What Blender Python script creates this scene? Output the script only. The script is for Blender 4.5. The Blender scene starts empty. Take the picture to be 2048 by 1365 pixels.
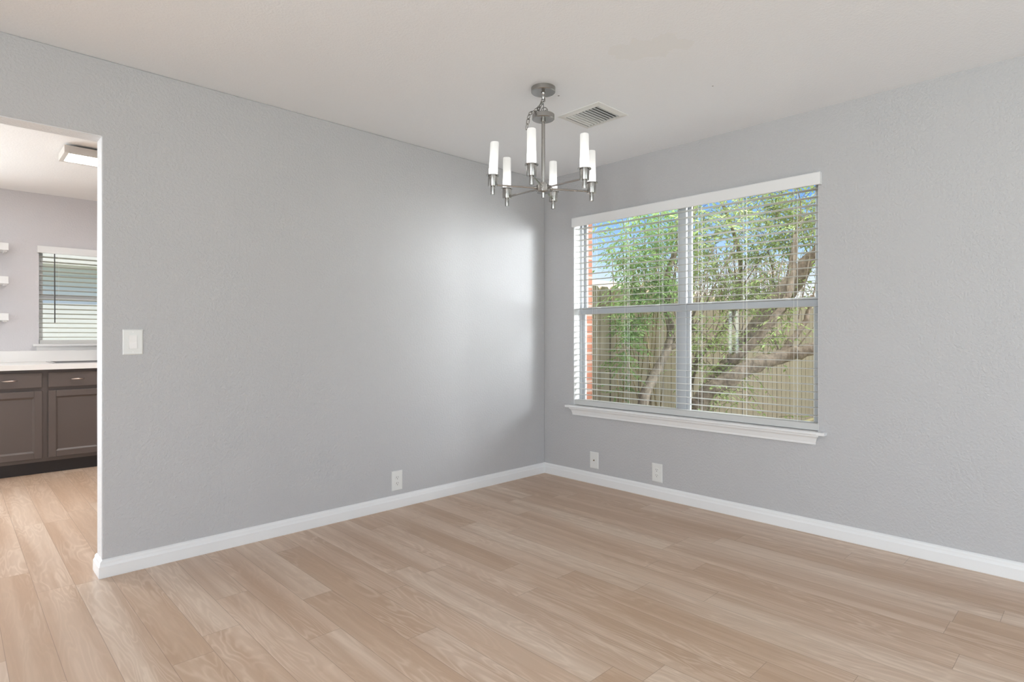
import bpy, bmesh, math, random
from mathutils import Vector, Matrix

random.seed(11)
SC = bpy.context.scene
COL = SC.collection
PI = math.pi

# ------------------------------------------------------------------ camera
CAM = Vector((-3.583, -3.3097, 1.134))
FWD = Vector((0.6957, 0.7184, 0.0))
RGT = Vector((0.7184, -0.6957, 0.0))
FPX = 1165.7
cd = bpy.data.cameras.new('camera')
cd.sensor_width = 36.0
cd.lens = FPX / 2048 * 36
cd.shift_y = -8.9 / 2048
cd.clip_start = 0.05
cam = bpy.data.objects.new('camera', cd)
COL.objects.link(cam)
cam.location = CAM
cam.rotation_euler = (PI / 2, 0, math.atan2(-FWD.x, FWD.y))
SC.camera = cam

# ------------------------------------------------------------------ world, sun, area lamps, exposure
W = bpy.data.worlds.new('sky')
SC.world = W
W.use_nodes = True
wn, wl = W.node_tree.nodes, W.node_tree.links
wn.clear()
wo = wn.new('ShaderNodeOutputWorld')
bg = wn.new('ShaderNodeBackground')
tc = wn.new('ShaderNodeTexCoord')
sx = wn.new('ShaderNodeSeparateXYZ')
rp = wn.new('ShaderNodeValToRGB')
wl.new(tc.outputs['Generated'], sx.inputs[0])
wl.new(sx.outputs['Z'], rp.inputs[0])
wl.new(rp.outputs[0], bg.inputs[0])
wl.new(bg.outputs[0], wo.inputs[0])
rp.color_ramp.elements[0].position = 0.0
rp.color_ramp.elements[0].color = (1.0, 1.0, 1.0, 1)
rp.color_ramp.elements[1].position = 0.07
rp.color_ramp.elements[1].color = (0.93, 0.97, 1.0, 1)
for p, c in ((0.13, (0.50, 0.73, 1.0, 1)), (0.23, (0.15, 0.38, 0.92, 1)), (0.34, (0.16, 0.38, 0.92, 1)), (0.50, (2.3, 2.25, 2.15, 1)), (1.0, (2.9, 2.8, 2.6, 1))):
    e = rp.color_ramp.elements.new(p)
    e.color = c
bg.inputs[1].default_value = 1.0

sd = bpy.data.lights.new('sun', 'SUN')
sd.energy = 5.0
sd.angle = 0.01
sd.color = (1.0, 0.95, 0.86)
sun = bpy.data.objects.new('sun', sd)
COL.objects.link(sun)
sun.rotation_euler = Vector((0.08, 0.60, 0.80)).to_track_quat('Z', 'Y').to_euler()


def area_lamp(name, loc, direction, w, h, power, color):
    d = bpy.data.lights.new(name, 'AREA')
    d.shape = 'RECTANGLE'
    d.size, d.size_y = w, h
    d.energy = power
    d.color = color
    o = bpy.data.objects.new(name, d)
    COL.objects.link(o)
    o.location = loc
    o.rotation_euler = (-Vector(direction)).to_track_quat('Z', 'Y').to_euler()
    return o


# added fill lamps outside the windows; daylight_narrow stands for a window seen reflected
area_lamp('fill_left', (-6.85, -4.4, 1.15), (1, 0.05, 0.30), 1.9, 1.6, 215, (0.86, 0.93, 1.0))
area_lamp('fill_rear', (-2.3, -6.15, 1.15), (0, 1, -0.12), 2.6, 1.6, 42, (0.82, 0.90, 1.0))
area_lamp('fill_patio', (-5.0, 3.9, 1.3), (0, -1, -0.1), 1.6, 1.9, 185, (0.845, 0.91, 1.0))
area_lamp('fill_kitchen', (-6.85, 2.55, 1.3), (1, 0, 0.15), 1.3, 1.8, 30, (0.86, 0.92, 1.0))
area_lamp('daylight_narrow', (-6.68, 1.53, 1.215), (1, 0, 0), 0.3, 0.87, 5, (0.85, 0.95, 0.97))
df = area_lamp('fill_front', (1.15, -3.6, 1.75), (-0.45, 0.9, -0.10), 1.3, 1.3, 46, (0.93, 0.96, 1.0))  # added fill for the left wall, stands in for sky
df.data.spread = math.radians(55)
area_lamp('fill_above', (0.9, -1.22, 2.75), (-0.7, 0, -0.7), 2.2, 0.6, 50, (0.95, 0.98, 1.0))  # added fill lamp above the twin window, imitates bright sky

SC.view_settings.view_transform = 'Standard'
SC.view_settings.look = 'None'
SC.view_settings.gamma = 1.0
SC.view_settings.use_curve_mapping = False
SC.view_settings.exposure = 0.20
SC.cycles.max_bounces = 10
SC.cycles.diffuse_bounces = 6
SC.cycles.transparent_max_bounces = 24
SC.cycles.sample_clamp_indirect = 6.0
SC.cycles.caustics_reflective = False
SC.cycles.caustics_refractive = False


# ------------------------------------------------------------------ helpers
def at(px, py, t):
    """world point seen at photo pixel (px, py), t metres ahead of the camera"""
    return CAM + FWD * t + RGT * ((px - 1024) / FPX * t) + Vector((0, 0, (673.6 - py) / FPX * t))


class MB:
    def __init__(self):
        self.v, self.f = [], []

    def add(self, vs, fs):
        n = len(self.v)
        self.v += [tuple(p) for p in vs]
        self.f += [tuple(i + n for i in q) for q in fs]
        return self

    def box(self, a, b):
        x0, x1 = sorted((a[0], b[0]))
        y0, y1 = sorted((a[1], b[1]))
        z0, z1 = sorted((a[2], b[2]))
        vs = [(x0, y0, z0), (x1, y0, z0), (x1, y1, z0), (x0, y1, z0), (x0, y0, z1), (x1, y0, z1), (x1, y1, z1), (x0, y1, z1)]
        return self.add(vs, [(0, 3, 2, 1), (4, 5, 6, 7), (0, 1, 5, 4), (1, 2, 6, 5), (2, 3, 7, 6), (3, 0, 4, 7)])

    def tube(self, pts, rad, n=8, caps=True):
        pts = [Vector(p) for p in pts]
        if not isinstance(rad, (list, tuple)):
            rad = [rad] * len(pts)
        vs, fs = [], []
        up = None
        for i, p in enumerate(pts):
            d = (pts[min(i + 1, len(pts) - 1)] - pts[max(i - 1, 0)])
            if d.length < 1e-9:
                d = Vector((0, 0, 1))
            d.normalize()
            if up is None:
                up = d.orthogonal().normalized()
            else:
                up = (up - d * up.dot(d))
                up = up.normalized() if up.length > 1e-6 else d.orthogonal().normalized()
            s = d.cross(up)
            for k in range(n):
                a = 2 * PI * k / n
                vs.append(p + (up * math.cos(a) + s * math.sin(a)) * rad[i])
        for i in range(len(pts) - 1):
            for k in range(n):
                k2 = (k + 1) % n
                fs.append((i * n + k, i * n + k2, (i + 1) * n + k2, (i + 1) * n + k))
        if caps:
            fs.append(tuple(range(n - 1, -1, -1)))
            m = (len(pts) - 1) * n
            fs.append(tuple(range(m, m + n)))
        return self.add(vs, fs)

    def lathe(self, prof, c=(0, 0, 0), n=24):
        """prof: list of (r, z) from the bottom to the top"""
        vs, fs = [], []
        for r, z in prof:
            r = max(r, 1e-5)
            for k in range(n):
                a = 2 * PI * k / n
                vs.append((c[0] + r * math.cos(a), c[1] + r * math.sin(a), c[2] + z))
        for i in range(len(prof) - 1):
            for k in range(n):
                k2 = (k + 1) % n
                fs.append((i * n + k, i * n + k2, (i + 1) * n + k2, (i + 1) * n + k))
        return self.add(vs, fs)

    def prism(self, poly, a, b):
        """poly: 3D points of a closed outline near a; swept by (b - a)"""
        d = Vector(b) - Vector(a)
        n = len(poly)
        vs = [Vector(p) for p in poly] + [Vector(p) + d for p in poly]
        fs = [tuple(range(n)), tuple(range(2 * n - 1, n - 1, -1))]
        for i in range(n):
            j = (i + 1) % n
            fs.append((i, j, n + j, n + i))
        return self.add(vs, fs)

    def ring(self, c, axis, R, r, stretch=None, n=16, m=6):
        """torus, optionally stretched along a direction"""
        ax = Vector(axis).normalized()
        if stretch is None:
            e1 = ax.orthogonal().normalized()
            L = 0
        else:
            e1 = Vector(stretch[0]).normalized()
            e1 = (e1 - ax * e1.dot(ax)).normalized()
            L = stretch[1]
        e2 = ax.cross(e1)
        vs, fs = [], []
        for i in range(n):
            a = 2 * PI * i / n
            dd = e1 * math.cos(a) + e2 * math.sin(a)
            off = e1 * (L if math.cos(a) > 1e-6 else -L if math.cos(a) < -1e-6 else 0)
            for k in range(m):
                b = 2 * PI * k / m
                vs.append(Vector(c) + off + dd * (R + r * math.cos(b)) + ax * r * math.sin(b))
        for i in range(n):
            for k in range(m):
                i2, k2 = (i + 1) % n, (k + 1) % m
                fs.append((i * m + k, i2 * m + k, i2 * m + k2, i * m + k2))
        return self.add(vs, fs)

    def build(self, name, mat, parent=None, smooth=False, bevel=0.0, seg=2, fix=True, auto=None):
        me = bpy.data.meshes.new(name)
        me.from_pydata(self.v, [], self.f)
        me.update()
        if fix:
            bm = bmesh.new()
            bm.from_mesh(me)
            bmesh.ops.recalc_face_normals(bm, faces=bm.faces)
            bm.to_mesh(me)
            bm.free()
        if mat is not None:
            me.materials.append(mat)
        o = bpy.data.objects.new(name, me)
        COL.objects.link(o)
        if parent is not None:
            o.parent = parent
            o.matrix_parent_inverse = parent.matrix_basis.inverted()
        if smooth:
            for p in me.polygons:
                p.use_smooth = True
            if auto:
                bm = bmesh.new()
                bm.from_mesh(me)
                for ed in bm.edges:
                    if len(ed.link_faces) == 2 and ed.calc_face_angle(0) > auto:
                        ed.smooth = False
                bm.to_mesh(me)
                bm.free()
        if bevel > 0:
            b = o.modifiers.new('bevel', 'BEVEL')
            b.width = bevel
            b.segments = seg
            b.limit_method = 'ANGLE'
            b.angle_limit = math.radians(40)
        return o


def thing(name, label, cat, loc, group=None):
    o = bpy.data.objects.new(name, None)
    COL.objects.link(o)
    o.location = loc
    o.empty_display_size = 0.05
    o['label'] = label
    o['category'] = cat
    if group:
        o['group'] = group
    return o


def tag(o, label, cat, group=None, kind=None):
    o['label'] = label
    o['category'] = cat
    if group:
        o['group'] = group
    if kind:
        o['kind'] = kind
    return o


def struct(o, label=None, cat=None):
    o['kind'] = 'structure'
    if label:
        o['label'] = label
    if cat:
        o['category'] = cat
    return o


def dup(root):
    """copy of a thing with its parts and sub-parts"""
    def rec(o, par):
        c = o.copy()
        COL.objects.link(c)
        if par is not None:
            c.parent = par
        for ch in kids.get(o.name, []):
            rec(ch, c)
        return c
    kids = {}
    for o in list(COL.objects):
        if o.parent is not None:
            kids.setdefault(o.parent.name, []).append(o)
    return rec(root, None)


# ------------------------------------------------------------------ material helpers
class NT:
    def __init__(self, name):
        self.m = bpy.data.materials.new(name)
        self.m.use_nodes = True
        self.n = self.m.node_tree.nodes
        self.l = self.m.node_tree.links
        self.n.clear()
        self.out = self.n.new('ShaderNodeOutputMaterial')

    def put(self, sock, v):
        if v is None:
            return
        if hasattr(v, 'is_output'):
            self.l.new(v, sock)
        else:
            sock.default_value = v

    def math(self, op, a, b=None, c=None, clamp=False):
        n = self.n.new('ShaderNodeMath')
        n.operation = op
        n.use_clamp = clamp
        for i, v in enumerate((a, b, c)):
            self.put(n.inputs[i], v)
        return n.outputs[0]

    def pos(self):
        g = self.n.new('ShaderNodeNewGeometry')
        s = self.n.new('ShaderNodeSeparateXYZ')
        self.l.new(g.outputs['Position'], s.inputs[0])
        return g.outputs['Position'], s.outputs

    def comb(self, x, y, z):
        n = self.n.new('ShaderNodeCombineXYZ')
        for i, v in enumerate((x, y, z)):
            self.put(n.inputs[i], v)
        return n.outputs[0]

    def noise(self, vec, scale, detail=2.0, rough=0.5, dist=0.0, color=False):
        n = self.n.new('ShaderNodeTexNoise')
        self.put(n.inputs['Vector'], vec)
        n.inputs['Scale'].default_value = scale
        n.inputs['Detail'].default_value = detail
        n.inputs['Roughness'].default_value = rough
        n.inputs['Distortion'].default_value = dist
        return n.outputs['Color' if color else 'Fac']

    def white(self, vec):
        n = self.n.new('ShaderNodeTexWhiteNoise')
        n.noise_dimensions = '3D'
        self.put(n.inputs['Vector'], vec)
        return n.outputs['Value']

    def ramp(self, fac, stops):
        n = self.n.new('ShaderNodeValToRGB')
        self.put(n.inputs[0], fac)
        els = n.color_ramp.elements
        els[0].position, els[0].color = stops[0][0], (*stops[0][1], 1)
        els[1].position, els[1].color = stops[1][0], (*stops[1][1], 1)
        for p, c in stops[2:]:
            e = els.new(p)
            e.color = (*c, 1)
        return n.outputs[0]

    def mix(self, fac, a, b, mode='MIX'):
        n = self.n.new('ShaderNodeMix')
        n.data_type = 'RGBA'
        n.blend_type = mode
        self.put(n.inputs[0], fac)
        self.put(n.inputs[6], (*a, 1) if isinstance(a, tuple) else a)
        self.put(n.inputs[7], (*b, 1) if isinstance(b, tuple) else b)
        return n.outputs[2]

    def bump(self, h, strength=0.2, dist=0.01):
        n = self.n.new('ShaderNodeBump')
        n.inputs['Strength'].default_value = strength
        n.inputs['Distance'].default_value = dist
        self.put(n.inputs['Height'], h)
        return n.outputs[0]

    def pbr(self, color, rough=0.5, metal=0.0, normal=None, spec=0.5, emit=None, emit_s=0.0):
        b = self.n.new('ShaderNodeBsdfPrincipled')
        self.put(b.inputs['Base Color'], (*color, 1) if isinstance(color, tuple) else color)
        self.put(b.inputs['Roughness'], rough)
        b.inputs['Metallic'].default_value = metal
        b.inputs['Specular IOR Level'].default_value = spec
        if normal is not None:
            self.l.new(normal, b.inputs['Normal'])
        if emit is not None:
            b.inputs['Emission Color'].default_value = (*emit, 1)
            b.inputs['Emission Strength'].default_value = emit_s
        self.l.new(b.outputs[0], self.out.inputs[0])
        return self.m


def paint(name, color, rough=0.5, bump=0.0, scale=120, spec=0.4, var=0.02):
    t = NT(name)
    p, _ = t.pos()
    n1 = t.noise(p, 3.0, 2)
    c = t.mix(t.math('MULTIPLY', n1, 1.0), tuple(x * (1 - var) for x in color), tuple(min(1, x * (1 + var)) for x in color))
    nrm = None
    if bump:
        h = t.noise(p, scale, 2.5, 0.55)
        h2 = t.ramp(h, [(0.40, (0, 0, 0)), (0.62, (1, 1, 1))])
        nrm = t.bump(h2, bump, 0.0025)
    return t.pbr(c, rough, 0, nrm, spec)


M = {}
M['wall'] = paint('wall_paint', (0.490, 0.484, 0.488), 0.6, 0.5, 75, 0.22)
M['kitchen_wall'] = paint('kitchen_wall_paint', (0.63, 0.61, 0.625), 0.5, 0.25, 75, 0.3)
M['jamb'] = paint('jamb_paint', (0.68, 0.68, 0.69), 0.4, 0.45, 70, 0.4)
M['white'] = paint('white_trim_paint', (0.78, 0.775, 0.77), 0.32, 0, spec=0.5)
M['blind'] = paint('blind_white', (0.56, 0.555, 0.54), 0.4, 0, spec=0.4)
M['plate'] = paint('plate_plastic', (0.72, 0.715, 0.69), 0.3, 0, spec=0.5)
M['counter'] = paint('white_laminate', (0.82, 0.80, 0.78), 0.3, 0, spec=0.5)
M['cabinet'] = paint('cabinet_brown_paint', (0.105, 0.083, 0.075), 0.42, 0, spec=0.5, var=0.06)
M['toe'] = paint('toe_kick_paint', (0.035, 0.029, 0.028), 0.5, 0)
M['dark'] = paint('dark_slot', (0.02, 0.02, 0.02), 0.6, 0)
M['wand'] = paint('grey_wand', (0.07, 0.07, 0.075), 0.4, 0)
M['vinyl'] = paint('grey_vinyl_frame', (0.50, 0.51, 0.53), 0.35, 0, spec=0.5)
M['vinyl_white'] = paint('white_vinyl_bead', (0.75, 0.76, 0.76), 0.35, 0)
M['cord'] = paint('white_cord', (0.8, 0.79, 0.76), 0.6, 0)
M['vent'] = paint('vent_enamel', (0.74, 0.735, 0.71), 0.4, 0)
M['led_frame'] = paint('lamp_frame', (0.62, 0.58, 0.54), 0.4, 0)


def metal(name, color, rough):
    t = NT(name)
    p, _ = t.pos()
    n = t.noise(p, 40, 2)
    r = t.math('MULTIPLY_ADD', n, 0.02, rough - 0.01)
    return t.pbr(color, r, 1.0)


M['nickel'] = metal('brushed_nickel', (0.40, 0.388, 0.37), 0.27)
M['chrome'] = metal('chrome', (0.7, 0.7, 0.7), 0.12)
M['pull'] = metal('pull_metal', (0.62, 0.52, 0.47), 0.3)
M['steel'] = metal('sink_steel', (0.6, 0.6, 0.6), 0.25)


def mat_ceiling():
    t = NT('ceiling_paint')
    p, s = t.pos()
    h = t.noise(p, 95, 2.5, 0.55)
    h2 = t.ramp(h, [(0.42, (0, 0, 0)), (0.64, (1, 1, 1))])
    # smooth repair patch with a ragged outline
    nx = t.math('MULTIPLY_ADD', t.noise(p, 16, 3), 0.16, -0.08)

    def ell(cx, cy, rx, ry, ang):
        c_, s_ = math.cos(ang), math.sin(ang)
        dx = t.math('ADD', t.math('SUBTRACT', s['X'], cx), nx)
        dy = t.math('ADD', t.math('SUBTRACT', s['Y'], cy), nx)
        u = t.math('ADD', t.math('MULTIPLY', dx, c_), t.math('MULTIPLY', dy, s_))
        v = t.math('SUBTRACT', t.math('MULTIPLY', dy, c_), t.math('MULTIPLY', dx, s_))
        q = t.math('ADD', t.math('POWER', t.math('ABSOLUTE', t.math('DIVIDE', u, rx)), 2.0),
                   t.math('POWER', t.math('ABSOLUTE', t.math('DIVIDE', v, ry)), 2.0))
        return t.math('LESS_THAN', q, 1.0)
    mask = t.math('MAXIMUM', ell(*PATCH[0]), ell(*PATCH[1]))
    base = (0.87, 0.885, 0.91)
    col = t.mix(mask, base, (0.85, 0.86, 0.87))
    for hx, hy, hr in HOLES:
        d = t.math('ADD', t.math('POWER', t.math('ABSOLUTE', t.math('SUBTRACT', s['X'], hx)), 2.0),
                   t.math('POWER', t.math('ABSOLUTE', t.math('SUBTRACT', s['Y'], hy)), 2.0))
        col = t.mix(t.math('LESS_THAN', d, hr * hr), col, (0.2, 0.19, 0.18))
    hb = t.math('MULTIPLY', h2, t.math('SUBTRACT', 1.0, t.math('MULTIPLY', mask, 0.8)))
    return t.pbr(col, 0.6, 0, t.bump(hb, 0.22, 0.0025), 0.3)


def on_ceiling(px, py, z=2.44):
    t = FPX * (z - CAM.z) / (673.6 - py)
    return at(px, py, t)


pa, pb = on_ceiling(1280, 102), on_ceiling(1345, 84)
PATCH = [(pa.x, pa.y, 0.145, 0.085, math.atan2(RGT.y, RGT.x)), (pb.x, pb.y, 0.10, 0.05, math.atan2(RGT.y, RGT.x) + 0.25)]
h1, h2_, h3 = on_ceiling(1117.3, 191.8), on_ceiling(1425.5, 172.3), on_ceiling(1154, 209.3)
HOLES = [(h1.x, h1.y, 0.0055), (h2_.x, h2_.y, 0.004)]
M['ceiling'] = mat_ceiling()
M['kitchen_ceiling'] = paint('kitchen_ceiling_paint', (0.86, 0.85, 0.845), 0.6, 0.15, 90, 0.3)


def mat_floor():
    t = NT('oak_plank_floor')
    p, s = t.pos()
    PW, PL = 0.136, 1.22
    xs = t.math('ADD', t.math('DIVIDE', s['X'], PW), 100.27)
    row = t.math('FLOOR', xs)
    fx = t.math('FRACT', xs)
    off = t.white(t.comb(row, 3.7, 1.1))
    ys = t.math('ADD', t.math('ADD', t.math('DIVIDE', s['Y'], PL), 50.0), off)
    colm = t.math('FLOOR', ys)
    fy = t.math('FRACT', ys)
    idn = t.white(t.comb(row, colm, 5.3))
    idn2 = t.white(t.comb(row, colm, 9.1))
    # grain
    gx = t.math('MULTIPLY', s['X'], 1.0)
    shift = t.math('MULTIPLY', idn, 37.0)
    v1 = t.comb(t.math('MULTIPLY', gx, 9.0), t.math('ADD', t.math('MULTIPLY', s['Y'], 1.1), shift), t.math('MULTIPLY', idn2, 20.0))
    n1 = t.noise(v1, 1.0, 3.0, 0.5, 0.4)
    lines = t.math('MULTIPLY_ADD', t.math('SINE', t.math('MULTIPLY', n1, 95.0)), 0.5, 0.5)
    lines = t.math('POWER', lines, 2.2)
    v2 = t.comb(t.math('MULTIPLY', gx, 15.0), t.math('ADD', t.math('MULTIPLY', s['Y'], 0.55), shift), idn)
    n2 = t.noise(v2, 1.0, 3.0, 0.55)
    v3 = t.comb(t.math('MULTIPLY', gx, 260.0), t.math('ADD', t.math('MULTIPLY', s['Y'], 7.0), shift), idn)
    n3 = t.noise(v3, 1.0, 2.0, 0.6)
    vm = t.comb(t.math('MULTIPLY', gx, 5.0), t.math('ADD', t.math('MULTIPLY', s['Y'], 1.5), shift), idn2)
    lm = t.math('SMOOTHSTEP' if False else 'MULTIPLY', t.noise(vm, 1.0, 1.0), 1.0)
    base = t.ramp(idn, [(0.0, (0.554, 0.387, 0.265)), (1.0, (0.710, 0.565, 0.443)), (0.35, (0.638, 0.471, 0.348)), (0.7, (0.666, 0.512, 0.392))])
    c = t.mix(t.ramp(n2, [(0.38, (1, 1, 1)), (0.62, (0, 0, 0))]), base, (0.443, 0.279, 0.173))
    c = t.mix(0.62, base, c)
    lw = t.math('MULTIPLY', lines, t.ramp(lm, [(0.42, (0, 0, 0)), (0.62, (1, 1, 1))]))
    c = t.mix(t.math('MULTIPLY', lw, 0.28), c, (0.821, 0.680, 0.556))
    c = t.mix(t.math('MULTIPLY', t.math('SUBTRACT', 1.0, lines), 0.12), c, (0.331, 0.215, 0.140))
    c = t.mix(t.math('MULTIPLY', n3, 0.14), c, (0.378, 0.261, 0.193))
    # seams
    ex = t.math('MULTIPLY', t.math('MINIMUM', fx, t.math('SUBTRACT', 1.0, fx)), PW)
    ey = t.math('MULTIPLY', t.math('MINIMUM', fy, t.math('SUBTRACT', 1.0, fy)), PL)
    e = t.math('MINIMUM', ex, ey)
    seam = t.math('LESS_THAN', e, 0.0011)
    c = t.mix(t.math('MULTIPLY', seam, 0.5), c, (0.20, 0.13, 0.085))
    bh = t.math('ADD', t.math('MULTIPLY', n3, 0.5), t.math('MULTIPLY', lines, 0.3))
    bh = t.math('SUBTRACT', bh, t.math('MULTIPLY', seam, 1.0))
    r = t.math('MULTIPLY_ADD', n3, 0.12, 0.30)
    return t.pbr(c, r, 0, t.bump(bh, 0.10, 0.0015), 0.5)


M['floor'] = mat_floor()


def mat_glass():
    t = NT('window_glass')
    tr = t.n.new('ShaderNodeBsdfTransparent')
    tr.inputs[0].default_value = (0.97, 0.985, 0.98, 1)
    gl = t.n.new('ShaderNodeBsdfGlossy')
    gl.inputs['Roughness'].default_value = 0.02
    lw = t.n.new('ShaderNodeLayerWeight')
    lw.inputs[0].default_value = 0.5
    fr = t.math('MULTIPLY_ADD', t.math('POWER', lw.outputs['Facing'], 5.0), 0.9, 0.035)
    mx = t.n.new('ShaderNodeMixShader')
    t.l.new(fr, mx.inputs[0])
    t.l.new(tr.outputs[0], mx.inputs[1])
    t.l.new(gl.outputs[0], mx.inputs[2])
    t.l.new(mx.outputs[0], t.out.inputs[0])
    return t.m


M['glass'] = mat_glass()


def mat_shade():
    t = NT('frosted_shade_glass')
    d = t.n.new('ShaderNodeBsdfDiffuse')
    d.inputs[0].default_value = (0.85, 0.85, 0.84, 1)
    tl = t.n.new('ShaderNodeBsdfTranslucent')
    tl.inputs[0].default_value = (0.9, 0.9, 0.89, 1)
    mx = t.n.new('ShaderNodeMixShader')
    mx.inputs[0].default_value = 0.55
    t.l.new(d.outputs[0], mx.inputs[1])
    t.l.new(tl.outputs[0], mx.inputs[2])
    em = t.n.new('ShaderNodeEmission')
    em.inputs[0].default_value = (1, 0.99, 0.97, 1)
    em.inputs[1].default_value = 0.10
    ad = t.n.new('ShaderNodeAddShader')
    t.l.new(mx.outputs[0], ad.inputs[0])
    t.l.new(em.outputs[0], ad.inputs[1])
    t.l.new(ad.outputs[0], t.out.inputs[0])
    return t.m


M['shade'] = mat_shade()
_t = NT('lamp_diffuser')
M['led'] = _t.pbr((0.9, 0.9, 0.88), 0.5, emit=(1.0, 0.975, 0.955), emit_s=28.0)


def mat_leaf(name, c1, c2, trans=0.5):
    t = NT(name)
    p, _ = t.pos()
    n = t.noise(p, 6.0, 2)
    w = t.noise(p, 35.0, 1)
    f = t.math('ADD', t.math('MULTIPLY', n, 0.6), t.math('MULTIPLY', w, 0.5), clamp=True)
    c = t.ramp(f, [(0.38, c1), (0.70, c2)])
    d = t.n.new('ShaderNodeBsdfDiffuse')
    tl = t.n.new('ShaderNodeBsdfTranslucent')
    t.l.new(c, d.inputs[0])
    t.l.new(t.mix(0.5, c, c2), tl.inputs[0])
    mx = t.n.new('ShaderNodeMixShader')
    mx.inputs[0].default_value = trans
    t.l.new(d.outputs[0], mx.inputs[1])
    t.l.new(tl.outputs[0], mx.inputs[2])
    t.l.new(mx.outputs[0], t.out.inputs[0])
    return t.m


M['leaf_dark'] = mat_leaf('leaf_green', (0.15, 0.28, 0.10), (0.34, 0.47, 0.20))
M['leaf_light'] = mat_leaf('leaf_bright_green', (0.20, 0.32, 0.11), (0.46, 0.55, 0.25))
M['leaf_dry'] = mat_leaf('leaf_dry', (0.25, 0.19, 0.13), (0.46, 0.38, 0.26), 0.3)


def mat_bark(name, c1, c2):
    t = NT(name)
    p, s = t.pos()
    n = t.noise(p, 22, 4, 0.6)
    n2 = t.noise(t.comb(t.math('MULTIPLY', s['X'], 60), t.math('MULTIPLY', s['Y'], 60), t.math('MULTIPLY', s['Z'], 12)), 1.0, 3)
    f = t.math('ADD', t.math('MULTIPLY', n, 0.6), t.math('MULTIPLY', n2, 0.4))
    c = t.ramp(f, [(0.35, c1), (0.65, c2)])
    return t.pbr(c, 0.85, 0, t.bump(f, 0.6, 0.02), 0.2)


M['bark'] = mat_bark('tree_bark', (0.11, 0.092, 0.07), (0.31, 0.26, 0.205))
M['cane'] = mat_bark('cane_bark', (0.17, 0.13, 0.07), (0.36, 0.30, 0.17))


def mat_fence():
    t = NT('weathered_cedar')
    p, s = t.pos()
    b = t.math('FLOOR', t.math('DIVIDE', t.math('SUBTRACT', s['X'], 0.22), 0.154))
    i = t.white(t.comb(b, 2.2, 7.7))
    n = t.noise(t.comb(t.math('MULTIPLY', s['X'], 55), s['Y'], t.math('ADD', t.math('MULTIPLY', s['Z'], 2.2), t.math('MULTIPLY', i, 9))), 1.0, 4, 0.6)
    n2 = t.noise(p, 5, 3)
    c = t.ramp(n, [(0.3, (0.27, 0.215, 0.145)), (0.72, (0.54, 0.455, 0.335))])
    c = t.mix(t.math('MULTIPLY', i, 0.6), c, (0.39, 0.335, 0.25))
    c = t.mix(t.math('MULTIPLY', n2, 0.4), c, (0.37, 0.35, 0.295))
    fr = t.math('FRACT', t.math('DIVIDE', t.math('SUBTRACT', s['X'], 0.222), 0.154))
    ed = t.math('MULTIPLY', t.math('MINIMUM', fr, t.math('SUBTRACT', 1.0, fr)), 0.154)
    c = t.mix(t.math('MULTIPLY', t.math('LESS_THAN', ed, 0.006), 0.75), c, (0.07, 0.055, 0.04))  # joint shade between boards painted in as dark edges
    return t.pbr(c, 0.85, 0, t.bump(n, 0.3, 0.01), 0.2)


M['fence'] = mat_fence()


def mat_brick():
    t = NT('red_brick')
    p, s = t.pos()
    br = t.n.new('ShaderNodeTexBrick')
    t.l.new(t.comb(t.math('ADD', s['X'], s['Y']), s['Z'], 0.0), br.inputs['Vector'])
    br.inputs['Scale'].default_value = 1.0
    br.inputs['Color1'].default_value = (0.21, 0.072, 0.042, 1)
    br.inputs['Color2'].default_value = (0.25, 0.092, 0.055, 1)
    br.inputs['Mortar'].default_value = (0.26, 0.22, 0.19, 1)
    br.inputs['Mortar Size'].default_value = 0.009
    br.inputs['Mortar Smooth'].default_value = 0.1
    br.inputs['Brick Width'].default_value = 0.2
    br.inputs['Row Height'].default_value = 0.077
    n = t.noise(p, 40, 3)
    c = t.mix(t.math('MULTIPLY', n, 0.4), br.outputs['Color'], (0.33, 0.16, 0.10))
    return t.pbr(c, 0.85, 0, t.bump(br.outputs['Fac'], 0.4, -0.006), 0.2)


M['brick'] = mat_brick()


def mat_ground():
    t = NT('yard_soil_and_grass')
    p, _ = t.pos()
    n = t.noise(p, 2.0, 5, 0.6)
    n2 = t.noise(p, 40, 3)
    c = t.ramp(n, [(0.42, (0.24, 0.19, 0.12)), (0.58, (0.20, 0.27, 0.09))])
    c = t.mix(t.math('MULTIPLY', n2, 0.4), c, (0.36, 0.32, 0.20))
    return t.pbr(c, 0.95, 0, t.bump(n2, 0.6, 0.03), 0.1)


M['ground'] = mat_ground()
M['siding'] = paint('neighbour_siding', (0.60, 0.69, 0.79), 0.6, 0, var=0.05)
M['pale_siding'] = paint('pale_siding', (0.74, 0.70, 0.64), 0.6, 0, var=0.04)
M['screen_haze'] = paint('screen_haze_white', (0.84, 0.86, 0.90), 0.6, 0, var=0.04)
M['roofing'] = paint('roof_shingle', (0.42, 0.38, 0.34), 0.8, 0.5, 30, 0.2, 0.12)
M['soffit'] = paint('soffit_white', (0.75, 0.74, 0.72), 0.6, 0)

# ------------------------------------------------------------------ room shell
H = 2.44
XL, YB, YK = -6.5, -5.8, 3.51            # left wall, rear wall, kitchen wall
OX = -3.059                              # edge of the opening to the kitchen
OZ = 2.08
WT = 0.12
WY0, WY1, WZ0, WZ1 = -2.133, -0.314, 0.57, 2.07      # front window opening
KX0, KX1, KZ0, KZ1 = -2.985, -2.05, 1.05, 1.95       # kitchen window opening

struct(MB().box((XL, YB, -0.1), (0, YK, 0)).build('floor', M['floor']))
struct(MB().box((XL, YB, H), (0.2, 0.06, H + 0.1)).build('ceiling', M['ceiling']))
struct(MB().box((XL, 0.06, H), (0.2, YK + 0.2, H + 0.1)).build('ceiling_kitchen', M['kitchen_ceiling']))

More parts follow.
